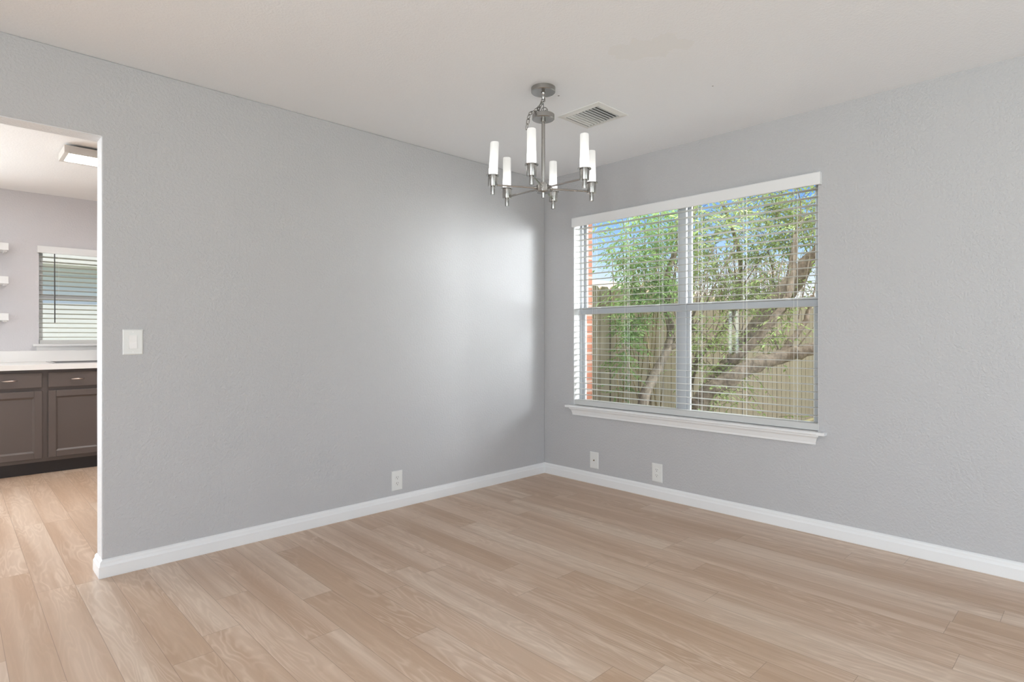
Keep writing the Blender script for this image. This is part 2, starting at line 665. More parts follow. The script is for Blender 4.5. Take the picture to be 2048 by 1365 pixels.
# wall on the left of the photo: solid part, header over the opening
b = MB()
b.box((OX, 0, 0), (0, WT, H))
b.box((-5.2, 0, OZ), (OX, WT, H))
b.box((XL, 0, 0), (-5.2, WT, H))
wl_ = MB()
# one outline, so that the paint runs on without seams
o = [(XL, 0), (-5.2, 0), (-5.2, OZ), (OX, OZ), (OX, 0), (0, 0), (0, H), (XL, H)]
wl_.prism([(x, 0, z) for x, z in o], (0, 0, 0), (0, WT, 0))
wlo = struct(wl_.build('wall_left', M['wall'], bevel=0.006, seg=3))
# the return of the opening, lighter than the wall
jb = MB()
jb.box((OX - 0.003, 0.004, 0.0), (OX + 0.001, WT - 0.004, OZ - 0.0))
jb.box((-5.2, 0.004, OZ - 0.003), (OX, WT - 0.004, OZ + 0.001))
struct(jb.build('trim_1', M['jamb']))

# wall on the right of the photo with the window opening
b = MB()
b.box((0, YB, 0), (WT, WY0, H))
b.box((0, WY1, 0), (WT, YK + 0.12, H))
b.box((0, WY0, 0), (WT, WY1, WZ0))
b.box((0, WY0, WZ1), (WT, WY1, H))
struct(b.build('wall_right', M['wall']))
# white window return
b = MB()
b.box((0.004, WY1 - 0.004, WZ0), (0.085, WY1 + 0.001, WZ1))
b.box((0.004, WY0 - 0.001, WZ0), (0.085, WY0 + 0.004, WZ1))
b.box((0.004, WY0, WZ1 - 0.004), (0.085, WY1, WZ1 + 0.001))
struct(b.build('trim_2', M['white']))
# brick veneer outside
BY0, BY1 = WY0 + 0.022, WY1 - 0.022
b = MB()
b.box((WT, -6.2, -0.2), (0.21, BY0, 2.5))
b.box((WT, BY1, -0.2), (0.21, YK + 0.2, 2.5))
b.box((WT, BY0, -0.2), (0.21, BY1, 0.54))
b.box((WT, BY0, 2.07), (0.21, BY1, 2.5))
struct(b.build('wall_exterior', M['brick']))

# rear wall, and the far left wall with its openings (behind the camera)
b = MB()
b.box((XL, YB - 0.12, 0), (-3.7, YB, H))
b.box((-0.9, YB - 0.12, 0), (0, YB, H))
b.box((-3.7, YB - 0.12, 0), (-0.9, YB, 0.35))
b.box((-3.7, YB - 0.12, 2.25), (-0.9, YB, H))
struct(b.build('wall_rear', M['wall']))
b = MB()
b.box((XL - 0.12, YB - 0.12, 0), (XL, -5.4, H))
b.box((XL - 0.12, -5.4, 0), (XL, -3.4, 0.35))
b.box((XL - 0.12, -5.4, 2.25), (XL, -3.4, H))
b.box((XL - 0.12, -3.4, 0), (XL, 1.38, H))
b.box((XL - 0.12, 1.38, 0), (XL, 1.68, 0.78))
b.box((XL - 0.12, 1.38, 1.65), (XL, 1.68, H))
b.box((XL - 0.12, 1.68, 0), (XL, 1.85, H))
b.box((XL - 0.12, 1.85, 0), (XL, 3.25, 0.3))
b.box((XL - 0.12, 1.85, 2.25), (XL, 3.25, H))
b.box((XL - 0.12, 3.25, 0), (XL, YK + 0.12, H))
struct(b.build('wall_side', M['wall']))

# kitchen wall with its window
b = MB()
b.box((XL, YK, 0), (-5.9, YK + WT, H))
b.box((-5.9, YK, 2.25), (-4.1, YK + WT, H))
b.box((-4.1, YK, 0), (KX0, YK + WT, H))
b.box((KX1, YK, 0), (0, YK + WT, H))
b.box((KX0, YK, 0), (KX1, YK + WT, KZ0))
b.box((KX0, YK, KZ1), (KX1, YK + WT, H))
struct(b.build('wall_kitchen', M['kitchen_wall']))
# unseen house roof, its eaves added to keep sun off the windows
b = MB()
b.box((XL - 0.6, YB - 0.8, H + 0.10), (0.48, YK + 1.0, H + 0.22))
struct(b.build('roof', M['soffit']))

# ------------------------------------------------------------------ baseboards
PROF = [(0, 0), (0.017, 0), (0.018, 0.004), (0.017, 0.052), (0.0145, 0.056), (0.012, 0.064), (0.0115, 0.071), (0.0085, 0.078), (0.003, 0.083), (0, 0.084)]


def skirting(name, pts, mat):
    """pts: floor path, room on the right-hand side of the travel direction; mitred"""
    vs, fs = [], []
    n = len(PROF)
    P = [Vector((p[0], p[1], 0)) for p in pts]
    for i, p in enumerate(P):
        d0 = (P[i] - P[i - 1]).normalized() if i else None
        d1 = (P[i + 1] - P[i]).normalized() if i < len(P) - 1 else None
        n0 = Vector((d0.y, -d0.x, 0)) if d0 else None
        n1 = Vector((d1.y, -d1.x, 0)) if d1 else None
        if n0 is None:
            off = n1
        elif n1 is None:
            off = n0
        else:
            off = (n0 + n1)
            off = off / max(0.2, off.dot(n1)) if off.length > 1e-6 else n0
        for d, z in PROF:
            vs.append(p + off * d + Vector((0, 0, z)))
    for i in range(len(P) - 1):
        for k in range(n - 1):
            fs.append((i * n + k, (i + 1) * n + k, (i + 1) * n + k + 1, i * n + k + 1))
    fs.append(tuple(range(n)))
    fs.append(tuple(range((len(P) - 1) * n, len(P) * n)))
    return struct(MB().add(vs, fs).build(name, mat))


skirting('baseboard_left', [(-2.2, WT), (OX, WT), (OX, 0), (-0.0, 0)][0:4], M['white'])
skirting('baseboard_right', [(0, 0), (0, YB)], M['white'])
skirting('baseboard_rear', [(0, YB), (XL, YB)], M['white'])

# ------------------------------------------------------------------ front window (structure) : frame, sashes, panes
w1 = bpy.data.objects.new('window_1', None)
COL.objects.link(w1)
w1.location = (0.1, (WY0 + WY1) / 2, WZ0)
w1['label'] = 'wide twin window with grey frames behind the white blind'
struct(w1)
FX0, FX1 = 0.080, 0.135
YM = -1.238                                    # centre mullion
Z0, Z1 = WZ0 + 0.0, WZ1
ZR0, ZR1 = 1.313, 1.368                        # meeting rail
b = MB()
b.box((FX0, WY1 - 0.026, Z0), (FX1, WY1, Z1))
b.box((FX0, WY0, Z0), (FX1, WY0 + 0.026, Z1))
b.box((FX0, WY0, Z1 - 0.03), (FX1, WY1, Z1))
b.box((FX0, WY0, Z0), (FX1, WY1, Z0 + 0.03))
b.box((FX0 - 0.004, YM - 0.02, Z0), (FX1, YM + 0.035, Z1))
b.build('frame', M['vinyl'], w1, bevel=0.003)
for (ya, yb) in ((WY0 + 0.026, YM - 0.02), (YM + 0.035, WY1 - 0.026)):
    # upper sash sits further out, the lower one nearer the room
    b = MB()
    xs0, xs1 = 0.108, 0.128
    b.box((xs0, yb - 0.022, ZR0), (xs1, yb, Z1 - 0.03))
    b.box((xs0, ya, ZR0), (xs1, ya + 0.022, Z1 - 0.03))
    b.box((xs0, ya, Z1 - 0.034), (xs1, yb, Z1 - 0.03))
    b.box((xs0, ya, ZR0 + 0.01), (xs1, yb, ZR1))
    us = b.build('upper_sash', M['vinyl'], w1, bevel=0.003)
    g = MB().box((0.117, ya + 0.02, ZR1 - 0.002), (0.120, yb - 0.02, Z1 - 0.032)).build('pane', M['glass'], us)
    b = MB()
    for yy in (ya + 0.022, yb - 0.026):
        b.box((0.106, yy, ZR1), (0.1085, yy + 0.004, Z1 - 0.035))
    b.build('bead', M['vinyl_white'], us)
    b = MB()
    xs0, xs1 = 0.086, 0.106
    b.box((xs0, yb - 0.024, Z0 + 0.03), (xs1, yb, ZR1 - 0.006))
    b.box((xs0, ya, Z0 + 0.03), (xs1, ya + 0.024, ZR1 - 0.006))
    b.box((xs0, ya, Z0 + 0.03), (xs1, yb, Z0 + 0.06))
    b.box((xs0 - 0.004, ya, ZR0), (xs1, yb, ZR1 - 0.014))
    b.box((xs0 - 0.009, ya, ZR1 - 0.014), (xs1, yb, ZR1 - 0.004))
    ls = b.build('lower_sash', M['vinyl'], w1, bevel=0.003)
    MB().box((0.094, ya + 0.022, Z0 + 0.058), (0.097, yb - 0.022, ZR0 + 0.002)).build('pane', M['glass'], ls)
    b = MB()
    b.box((0.0835, yb - 0.028, Z0 + 0.06), (0.0868, yb - 0.024, ZR0))
    b.box((0.0835, ya + 0.024, Z0 + 0.06), (0.0868, ya + 0.028, ZR0))
    b.build('bead', M['vinyl_white'], ls)
    for fr in (0.2, 0.8):
        yy = ya + (yb - ya) * fr
        lk = MB().box((0.072, yy - 0.016, ZR1 - 0.016), (0.083, yy + 0.016, ZR1 - 0.004))
        lk.box((0.068, yy - 0.010, ZR1 - 0.013), (0.074, yy + 0.002, ZR1 - 0.007))
        lk.build('sash_lock', M['vinyl_white'], ls, bevel=0.002)

# stool and moulded apron under the window
b = MB()
SL, SR = -2.178, -0.262
ST = 0.590
b.prism([(0.085, SL + 0.045, ST - 0.018), (0.085, SL + 0.045, ST), (-0.042, SL + 0.045, ST), (-0.047, SL + 0.045, ST - 0.006), (-0.047, SL + 0.045, ST - 0.013), (-0.043, SL + 0.045, ST - 0.018)],
        (0, SL + 0.045, 0), (0, SR - 0.045, 0))
b.box((-0.047, SL, ST - 0.018), (0.0, SL + 0.045, ST))
b.box((-0.047, SR - 0.045, ST - 0.018), (0.0, SR, ST))
ap = [(0, ST - 0.018), (-0.036, ST - 0.018), (-0.036, ST - 0.028), (-0.030, ST - 0.031), (-0.024, ST - 0.040), (-0.020, ST - 0.055), (-0.017, ST - 0.064), (-0.017, ST - 0.076), (0, ST - 0.076)]
vs = []
for (d, z) in ap:
    vs.append((d, SL + 0.034 + (0.036 + d) * 1.0, z))
for (d, z) in ap:
    vs.append((d, SR - 0.034 - (0.036 + d) * 1.0, z))
n = len(ap)
fs = [tuple(range(n)), tuple(range(2 * n - 1, n - 1, -1))] + [(i, (i + 1) % n, n + (i + 1) % n, n + i) for i in range(n)]
b.add(vs, fs)
struct(b.build('trim_3', M['white'], bevel=0.0015), 'white moulded window stool and apron under the twin window')


# ------------------------------------------------------------------ blinds
def slat_mesh(mb, ax, lo, hi, c, z, depth, thick, tilt, crown=0.002):
    """one slightly crowned slat. ax 'y': runs along y, depth along x; ax 'x': the other way"""
    k = 5
    top, bot = [], []
    for i in range(k):
        u = (i / (k - 1) - 0.5) * depth
        h = crown * (1 - (2 * u / depth) ** 2)
        uu = u * math.cos(tilt) - h * math.sin(tilt)
        hh = u * math.sin(tilt) + h * math.cos(tilt)
        top.append((uu, hh + thick / 2))
        bot.append((uu, hh - thick / 2))
    prof = top + bot[::-1]
    if ax == 'y':
        mb.prism([(c + u, lo, z + h) for u, h in prof], (0, lo, 0), (0, hi, 0))
    else:
        mb.prism([(lo, c + u, z + h) for u, h in prof], (lo, 0, 0), (hi, 0, 0))


wb = thing('window_blind', 'wide white horizontal blind with open slats over the twin window, fence and tree behind', 'blind', (0.03, -1.22, ST))
b = MB()
for i in range(30):
    slat_mesh(b, 'y', WY0 + 0.006, WY1 - 0.006, 0.034, 0.675 + i * 0.0453, 0.050, 0.0022, 0.0, 0.0008)
b.build('slats', M['blind'], wb)
MB().prism([(0.006, WY0 + 0.005, ST + 0.003), (0.062, WY0 + 0.005, ST + 0.003), (0.062, WY0 + 0.005, ST + 0.040), (0.056, WY0 + 0.005, ST + 0.044), (0.012, WY0 + 0.005, ST + 0.044), (0.006, WY0 + 0.005, ST + 0.040)],
           (0, WY0 + 0.005, 0), (0, WY1 - 0.005, 0)).build('bottom_rail', M['blind'], wb, bevel=0.0015)
b = MB()
b.prism([(-0.034, -2.152, 2.002), (-0.034, -2.152, 2.066), (-0.030, -2.152, 2.072), (-0.018, -2.152, 2.072), (-0.018, -2.152, 2.000), (-0.031, -2.152, 2.000)], (0, -2.152, 0), (0, -0.322, 0))
b.box((-0.018, -2.152, 2.000), (-0.001, -2.140, 2.072))
b.box((-0.018, -0.334, 2.000), (-0.001, -0.322, 2.072))
b.build('valance', M['white'], wb, bevel=0.0012)
MB().box((0.008, WY0 + 0.006, 2.036), (0.060, WY1 - 0.006, WZ1 - 0.004)).build('head_rail', M['blind'], wb)
for yy in (-0.5, -0.8, -1.09, -1.385, -1.69, -1.995):
    b = MB()
    for xx in (0.0075, 0.0605):
        b.tube([(xx, yy, ST + 0.044), (xx, yy, 2.036)], 0.0009, 5)
    b.tube([(0.0075, yy - 0.022, ST + 0.044), (0.0075, yy - 0.022, 2.036)], 0.0007, 5)
    b.build('ladder_cord', M['cord'], wb)

# ------------------------------------------------------------------ outlets and switch
def wall_frame(kind, a, z):
    """returns function (u, d, v) -> world; u right along the wall as seen, d out of the wall, v up"""
    if kind == 'left':
        return lambda u, d, v: (a + u, -d, z + v)
    return lambda u, d, v: (-d, a - u, z + v)


def fbox(mb, F, u0, u1, d0, d1, v0, v1):
    return mb.box(F(u0, d0, v0), F(u1, d1, v1))


def plate(F, root, w, h):
    b = MB()
    pts = []
    for (s, d) in ((0, 0.0), (0, 0.004), (0.004, 0.0062)):
        pts.append([F(-w / 2 + s, d, -h / 2 + s), F(w / 2 - s, d, -h / 2 + s), F(w / 2 - s, d, h / 2 - s), F(-w / 2 + s, d, h / 2 - s)])
    vs = [p for q in pts for p in q]
    fs = []
    for i in range(2):
        for k in range(4):
            fs.append((i * 4 + k, i * 4 + (k + 1) % 4, i * 4 + 4 + (k + 1) % 4, i * 4 + 4 + k))
    fs += [(8, 9, 10, 11), (3, 2, 1, 0)]
    b.add(vs, fs)
    return b.build('cover_plate', M['plate'], root)


def outlet(kind, a, z, label, w=0.082, h=0.128):
    F = wall_frame(kind, a, z)
    r = thing('wall_outlet', label, 'outlet', F(0, 0, 0), None)
    plate(F, r, w, h)
    for dz in (-0.0195, 0.0195):
        b = MB()
        n = 20
        ring = []
        for k in range(n):
            an = 2 * PI * k / n
            ring.append((max(-0.0165, min(0.0165, 0.0175 * math.cos(an))), max(-0.014, min(0.014, 0.0175 * math.sin(an))) + dz))
        b.add([F(u, 0.0055, v) for u, v in ring] + [F(u, 0.0085, v) for u, v in ring],
              [tuple(range(n, 2 * n))] + [(k, (k + 1) % n, n + (k + 1) % n, n + k) for k in range(n)])
        rc = b.build('receptacle', M['plate'], r)
        s = MB()
        fbox(s, F, -0.0075, -0.0052, 0.008, 0.0088, dz - 0.001, dz + 0.008)
        fbox(s, F, 0.0052, 0.0072, 0.008, 0.0088, dz - 0.000, dz + 0.008)
        s.add([F(0.0027 * math.cos(k * PI / 5), 0.0088, dz - 0.0075 + 0.0027 * math.sin(k * PI / 5)) for k in range(10)], [tuple(range(10))])
        s.build('socket_slots', M['dark'], rc)
    s = MB()
    s.add([F(0.003 * math.cos(k * PI / 5), 0.0066, 0.003 * math.sin(k * PI / 5)) for k in range(10)], [tuple(range(10))])
    s.build('screw', M['plate'], r)
    return r


def wall_y0(px, py):
    t = (0 - CAM.y) / (FWD.y + (px - 1024) / FPX * RGT.y)
    return at(px, py, t)


def wall_x0(px, py):
    t = (0 - CAM.x) / (FWD.x + (px - 1024) / FPX * RGT.x)
    return at(px, py, t)


p = wall_y0(793.5, 961.5)
outlet('left', p.x, p.z, 'white duplex outlet on the left wall, above the baseboard left of the room corner')
p = wall_x0(1314.8, 946)
outlet('right', p.y, p.z, 'white duplex outlet below the twin window, to the right of the cable plate')
p = wall_x0(1189, 921)
F = wall_frame('right', p.y, p.z)
r = thing('cable_plate', 'white wall plate with a single cable jack below the twin window, nearest the corner', 'wall plate', F(0, 0, 0))
plate(F, r, 0.080, 0.126)
b = MB()
n = 12
b.add([F(0.0062 * math.cos(2 * PI * k / n), 0.0055, 0.0062 * math.sin(2 * PI * k / n)) for k in range(n)] + [F(0.0045 * math.cos(2 * PI * k / n), 0.013, 0.0045 * math.sin(2 * PI * k / n)) for k in range(n)],
      [tuple(range(n, 2 * n))] + [(k, (k + 1) % n, n + (k + 1) % n, n + k) for k in range(n)])
b.build('cable_jack', metal('brass_jack', (0.25, 0.2, 0.13), 0.35), r)

p = wall_y0(265.3, 684.5)
F = wall_frame('left', p.x, p.z)
r = thing('light_switch', 'white rocker light switch on the left wall beside the kitchen opening', 'light switch', F(0, 0, 0))
plate(F, r, 0.084, 0.122)
b = MB()
u = 0.0165
b.add([F(-u, 0.005, -0.033), F(u, 0.005, -0.033), F(u, 0.005, 0.033), F(-u, 0.005, 0.033),
       F(-u, 0.0125, -0.033), F(u, 0.0125, -0.033), F(u, 0.0085, 0.0), F(-u, 0.0085, 0.0), F(u, 0.0105, 0.033), F(-u, 0.0105, 0.033)],
      [(4, 5, 6, 7), (7, 6, 8, 9), (0, 1, 5, 4), (3, 9, 8, 2), (0, 4, 7, 9, 3), (1, 2, 8, 6, 5)])
b.build('rocker', M['counter'], r)
for dz in (-0.048, 0.048):
    s = MB()
    s.add([F(0.003 * math.cos(k * PI / 5), 0.0066, dz + 0.003 * math.sin(k * PI / 5)) for k in range(10)], [tuple(range(10))])
    s.build('screw', M['counter'], r)

# ------------------------------------------------------------------ ceiling vent
c0, c1, c2, c3 = on_ceiling(1116.7, 232.7), on_ceiling(1198.4, 202.4), on_ceiling(1254.6, 228.3), on_ceiling(1172, 257.3)
VC = (c0 + c1 + c2 + c3) / 4
eu = (c1 - c0)
ev = (c3 - c0)
VU = max(0.28, eu.length)
VV = max(0.18, ev.length)
# aligned with the room
VX = (abs(eu.x) > abs(eu.y))
cv = thing('ceiling_vent', 'white louvred air vent in the ceiling behind the chandelier', 'vent', (VC.x, VC.y, H))
du, dv = (VU, VV)
ux, uy = ((1, 0), (0, 1)) if VX else ((0, 1), (1, 0))
sgu = 1 if (eu.x if VX else eu.y) > 0 else -1
sgv = 1 if (ev.y if VX else ev.x) > 0 else -1


def vp(u, v, d):
    return (VC.x + (sgu * u * ux[0] + sgv * v * uy[0]), VC.y + (sgu * u * ux[1] + sgv * v * uy[1]), H - d)


b = MB()
fw = 0.032
outer = [(-du / 2, -dv / 2), (du / 2, -dv / 2), (du / 2, dv / 2), (-du / 2, dv / 2)]
inner = [(-du / 2 + fw, -dv / 2 + fw), (du / 2 - fw, -dv / 2 + fw), (du / 2 - fw, dv / 2 - fw), (-du / 2 + fw, dv / 2 - fw)]
vs = [vp(u, v, 0.0) for u, v in outer] + [vp(u, v, 0.004) for u, v in outer] + [vp(u * 0.97, v * 0.96, 0.009) for u, v in inner] + [vp(u, v, 0.009) for u, v in inner] + [vp(u, v, 0.0) for u, v in inner]
fs = []
for L in range(4):
    for k in range(4):
        fs.append((L * 4 + k, L * 4 + (k + 1) % 4, L * 4 + 4 + (k + 1) % 4, L * 4 + 4 + k))
b.add(vs, fs)
b.build('frame', M['vent'], cv)
b = MB()
b.add([vp(u, v, 0.0008) for u, v in inner], [(0, 1, 2, 3)])
b.build('dark_duct_sheet', M['dark'], cv)  # flat dark sheet for the duct's shade; the ceiling is uncut
b = MB()
nl = 10
for i in range(nl):
    u = -du / 2 + fw + (du - 2 * fw) * (i + 0.75) / nl
    a0, a1 = -dv / 2 + fw, dv / 2 - fw
    ti = math.radians(118 - 52 * i / (nl - 1))     # the blades near one end stand further open
    L = 0.0105 / math.sin(ti) * 1.0
    u2 = u - L * math.cos(ti)
    th = 0.0012
    vs = [vp(u, a0, 0.0135), vp(u, a1, 0.0135), vp(u2, a1, 0.003), vp(u2, a0, 0.003)]
    vs += [vp(u + th, a0, 0.0135), vp(u + th, a1, 0.0135), vp(u2 + th, a1, 0.003), vp(u2 + th, a0, 0.003)]
    b.add(vs, [(0, 1, 2, 3), (7, 6, 5, 4), (0, 4, 5, 1), (1, 5, 6, 2), (2, 6, 7, 3), (3, 7, 4, 0)])
b.build('louvres', M['vent'], cv)

# ------------------------------------------------------------------ chandelier
cc = at(1086.5, 176, FPX * (H - CAM.z) / (673.6 - 176))
CX, CY = cc.x, cc.y
ch = thing('chandelier', 'brushed nickel six-arm chandelier with frosted tube shades hanging from the ceiling by a chain', 'chandelier', (CX, CY, H))
RV = RGT                                     # across the view


def cp(u, z, d=0.0):
    return Vector((CX, CY, z)) + RGT * u + FWD * d


MB().lathe([(0.0, H - 0.026), (0.060, H - 0.026), (0.0635, H - 0.023), (0.0635, H - 0.0005), (0.0, H - 0.0005)], (CX, CY, 0), 40).build('canopy', M['nickel'], ch, smooth=True, auto=0.6)
b = MB()
b.lathe([(0.0, H - 0.060), (0.006, H - 0.060), (0.010, H - 0.050), (0.010, H - 0.043), (0.006, H - 0.040), (0.011, H - 0.034), (0.012, H - 0.0262), (0.0, H - 0.0262)], (CX, CY, 0), 20)
b.ring(cp(0, H - 0.066), FWD, 0.009, 0.0025)
b.build('ceiling_loop', M['nickel'], ch, smooth=True, auto=0.7)


def chain(path, name):
    b = MB()
    pts = [Vector(q) for q in path]
    L = [0]
    for i in range(1, len(pts)):
        L.append(L[-1] + (pts[i] - pts[i - 1]).length)
    step = 0.0265
    k = 0
    s = 0.0
    while s <= L[-1]:
        i = max(j for j in range(len(L)) if L[j] <= s + 1e-9)
        i = min(i, len(pts) - 2)
        f = (s - L[i]) / (L[i + 1] - L[i])
        c = pts[i].lerp(pts[i + 1], f)
        d = (pts[i + 1] - pts[i]).normalized()
        a = d.orthogonal().normalized()
        a = Matrix.Rotation(PI / 2 * (k % 2) + 0.5, 3, d) @ a
        b.ring(c, a, 0.0078, 0.0023, (d, 0.0085), 14, 5)
        k += 1
        s += step
    return b.build(name, M['nickel'], ch, smooth=True)


chain([cp(-0.002, 2.372), cp(-0.016, 2.345, -0.004), cp(-0.028, 2.318, -0.008), cp(-0.012, 2.306, 0.0), cp(0.010, 2.318, 0.002)], 'chain')
chain([cp(-0.012, 2.352, 0.004), cp(-0.028, 2.326, -0.012), cp(-0.050, 2.304, -0.035), cp(-0.070, 2.284, -0.056), cp(-0.079, 2.262, -0.066), cp(-0.083, 2.232, -0.07), cp(-0.089, 2.205, -0.07)], 'spare_chain')
MB().tube([cp(0, 2.375, 0.006), cp(0.002, 2.35, 0.008), cp(0.001, 2.315, 0.004)], 0.0018, 6).build('electric_wire', M['dark'], ch, smooth=True)
b = MB()
b.lathe([(0.0, 2.272), (0.055, 2.272), (0.0585, 2.275), (0.0585, 2.297), (0.0565, 2.299), (0.018, 2.299), (0.016, 2.306), (0.008, 2.309), (0.0, 2.309)], (CX, CY, 0), 40)
b.ring(cp(0.006, 2.322, 0), FWD, 0.016, 0.0026, None, 20, 6)
b.build('ceiling_cap', M['nickel'], ch, smooth=True, auto=0.6)
MB().lathe([(0.0, 1.862), (0.0085, 1.862), (0.0095, 1.865), (0.0095, 2.258), (0.013, 2.260), (0.013, 2.2718), (0.0, 2.2718)], (CX, CY, 0), 20).build('stem', M['nickel'], ch, smooth=True, auto=0.6)
b = MB()
b.lathe([(0.0095, 1.889), (0.034, 1.889), (0.038, 1.892), (0.038, 1.926), (0.034, 1.929), (0.022, 1.929), (0.021, 1.942), (0.0095, 1.944)], (CX, CY, 0), 32)
hub = b.build('hub', M['nickel'], ch, smooth=True, auto=0.6)
RA = 0.272
ZA = 1.913
for k in range(6):
    th = math.radians(75 + 60 * k)
    dr = FWD * math.cos(th) + RGT * math.sin(th)
    e = Vector((CX, CY, 0)) + dr * RA
    b = MB()
    b.tube([Vector((CX, CY, ZA)) + dr * 0.030, Vector((CX, CY, ZA)) + dr * (RA - 0.020)], 0.0052, 10)
    b.tube([Vector((CX, CY, ZA)) + dr * 0.034, Vector((CX, CY, ZA)) + dr * 0.052], 0.008, 12)
    arm = b.build('arm', M['nickel'], ch, smooth=True, auto=0.6)
    MB().lathe([(0.0, 1.862), (0.0105, 1.862), (0.0112, 1.864), (0.0112, 1.9035), (0.0235, 1.9035), (0.0245, 1.9055), (0.0245, 1.957), (0.0335, 1.957), (0.0335, 1.9615), (0.0225, 1.9615), (0.0225, 1.930), (0.0, 1.930)], (e.x, e.y, 0), 28).build('socket', M['nickel'], arm, smooth=True, auto=0.6)
    tilt = random.uniform(-0.03, 0.03)
    if k == 2 + 0:
        tilt = 0.0
    sh = MB().lathe([(0.0205, 1.935), (0.0222, 1.965), (0.0222, 2.05), (0.0217, 2.127), (0.0205, 2.131), (0.0, 2.132)], (e.x, e.y, 0), 28)
    lean = RGT * 0.010 if k == 3 - 0 else Vector((0, 0, 0))
    sh.v = [tuple(Vector(v) + lean * ((v[2] - 1.935) / 0.19)) for v in sh.v]
    sh.build('lamp_shade', M['shade'], arm, smooth=True)
    ld = bpy.data.lights.new('bulb', 'POINT')
    ld.energy = 0.32
    ld.shadow_soft_size = 0.012
    ld.color = (1.0, 0.985, 0.96)
    lo = bpy.data.objects.new('bulb', ld)
    COL.objects.link(lo)
    lo.location = (e.x, e.y, 1.978)

# ------------------------------------------------------------------ kitchen
YF = 2.80                                     # cabinet door faces


def cabinet(x0, x1, label):
    r = thing('base_cabinet', label, 'cabinet', ((x0 + x1) / 2, YF + 0.35, 0), 'brown base cabinets along the kitchen wall')
    g = 0.019
    b = MB()
    b.box((x0, YF + 0.0412, 0.105), (x0 + 0.018, YK - 0.0102, 0.862))
    b.box((x1 - 0.018, YF + 0.0412, 0.105), (x1, YK - 0.0102, 0.862))
    b.box((x0, YK - 0.010, 0.105), (x1, YK - 0.002, 0.862))
    b.box((x0 + 0.0182, YF + 0.0412, 0.105), (x1 - 0.0182, YK - 0.0102, 0.123))
    b.box((x0, YF + 0.022, 0.105), (x0 + 0.045, YF + 0.041, 0.862))
    b.box((x1 - 0.045, YF + 0.022, 0.105), (x1, YF + 0.041, 0.862))
    for (q0, q1) in ((0.822, 0.862), (0.670, 0.730), (0.105, 0.150)):
        b.box((x0 + 0.045, YF + 0.022, q0), (x1 - 0.045, YF + 0.041, q1))
    b.build('carcass', M['cabinet'], r)
    MB().box((x0, YF + 0.075, 0.0), (x1, YF + 0.095, 0.105)).build('toe_kick', M['toe'], r)
    d = MB().box((x0 + g, YF, 0.715), (x1 - g, YF + 0.021, 0.838)).build('drawer', M['cabinet'], r, bevel=0.004)
    h = MB()
    xc = (x0 + x1) / 2
    pts = []
    for i in range(9):
        f = i / 8 * 2 - 1
        pts.append((xc + f * 0.048, YF - 0.004 - 0.026 * (1 - f * f) ** 0.6 if abs(f) < 1 else YF - 0.001, 0.778))
    h.tube(pts, [0.002, 0.0035, 0.005, 0.006, 0.0065, 0.006, 0.005, 0.0035, 0.002], 8)
    h.build('pull', M['pull'], d, smooth=True)
    # framed door with a recessed panel
    b = MB()
    a0, a1, z0, z1, s = x0 + g, x1 - g, 0.135, 0.688, 0.052
    b.box((a0, YF, z0), (a0 + s, YF + 0.021, z1))
    b.box((a1 - s, YF, z0), (a1, YF + 0.021, z1))
    b.box((a0 + s, YF, z1 - s), (a1 - s, YF + 0.021, z1))
    b.box((a0 + s, YF, z0), (a1 - s, YF + 0.021, z0 + s))
    dr = b.build('door', M['cabinet'], r, bevel=0.003)
    b = MB()
    q = 0.012
    o_ = [(a0 + s, z0 + s), (a1 - s, z0 + s), (a1 - s, z1 - s), (a0 + s, z1 - s)]
    i_ = [(a0 + s + q, z0 + s + q), (a1 - s - q, z0 + s + q), (a1 - s - q, z1 - s - q), (a0 + s + q, z1 - s - q)]
    b.add([(x, YF + 0.003, z) for x, z in o_] + [(x, YF + 0.011, z) for x, z in i_], [(0, 1, 5, 4), (1, 2, 6, 5), (2, 3, 7, 6), (3, 0, 4, 7), (4, 5, 6, 7)])
    b.build('door_panel', M['cabinet'], dr)
    return r


cabinet(-3.452, -3.006, 'brown base cabinet with drawer and door, at the left edge of the photo')
cabinet(-3.006, -2.580, 'brown base cabinet under the sink, beside the grey wall edge')
cabinet(-3.898, -3.452, 'brown base cabinet at the left end of the kitchen counter')
cabinet(-2.580, -2.090, 'brown base cabinet hidden behind the grey wall, next to the sink cabinet')
cabinet(-2.090, -1.602, 'brown base cabinet at the right end of the kitchen counter')

ct = thing('countertop', 'long white kitchen countertop with backsplash over the brown cabinets', 'countertop', (-3.0, 3.15, 0.862))
b = MB()
CX0, CX1 = -3.9, -1.6
SX0, SX1, SY0, SY1 = -2.93, -2.30, 2.93, 3.36
b.box((CX0, YF - 0.03, 0.863), (SX0, YK - 0.001, 0.905))
b.box((SX1, YF - 0.03, 0.863), (CX1, YK - 0.001, 0.905))
b.box((SX0, YF - 0.03, 0.863), (SX1, SY0, 0.905))
b.box((SX0, SY1, 0.863), (SX1, YK - 0.001, 0.905))
b.build('worktop', M['counter'], ct)
MB().box((CX0, YK - 0.021, 0.905), (CX1, YK - 0.001, 1.005)).build('backsplash', M['counter'], ct, bevel=0.003)

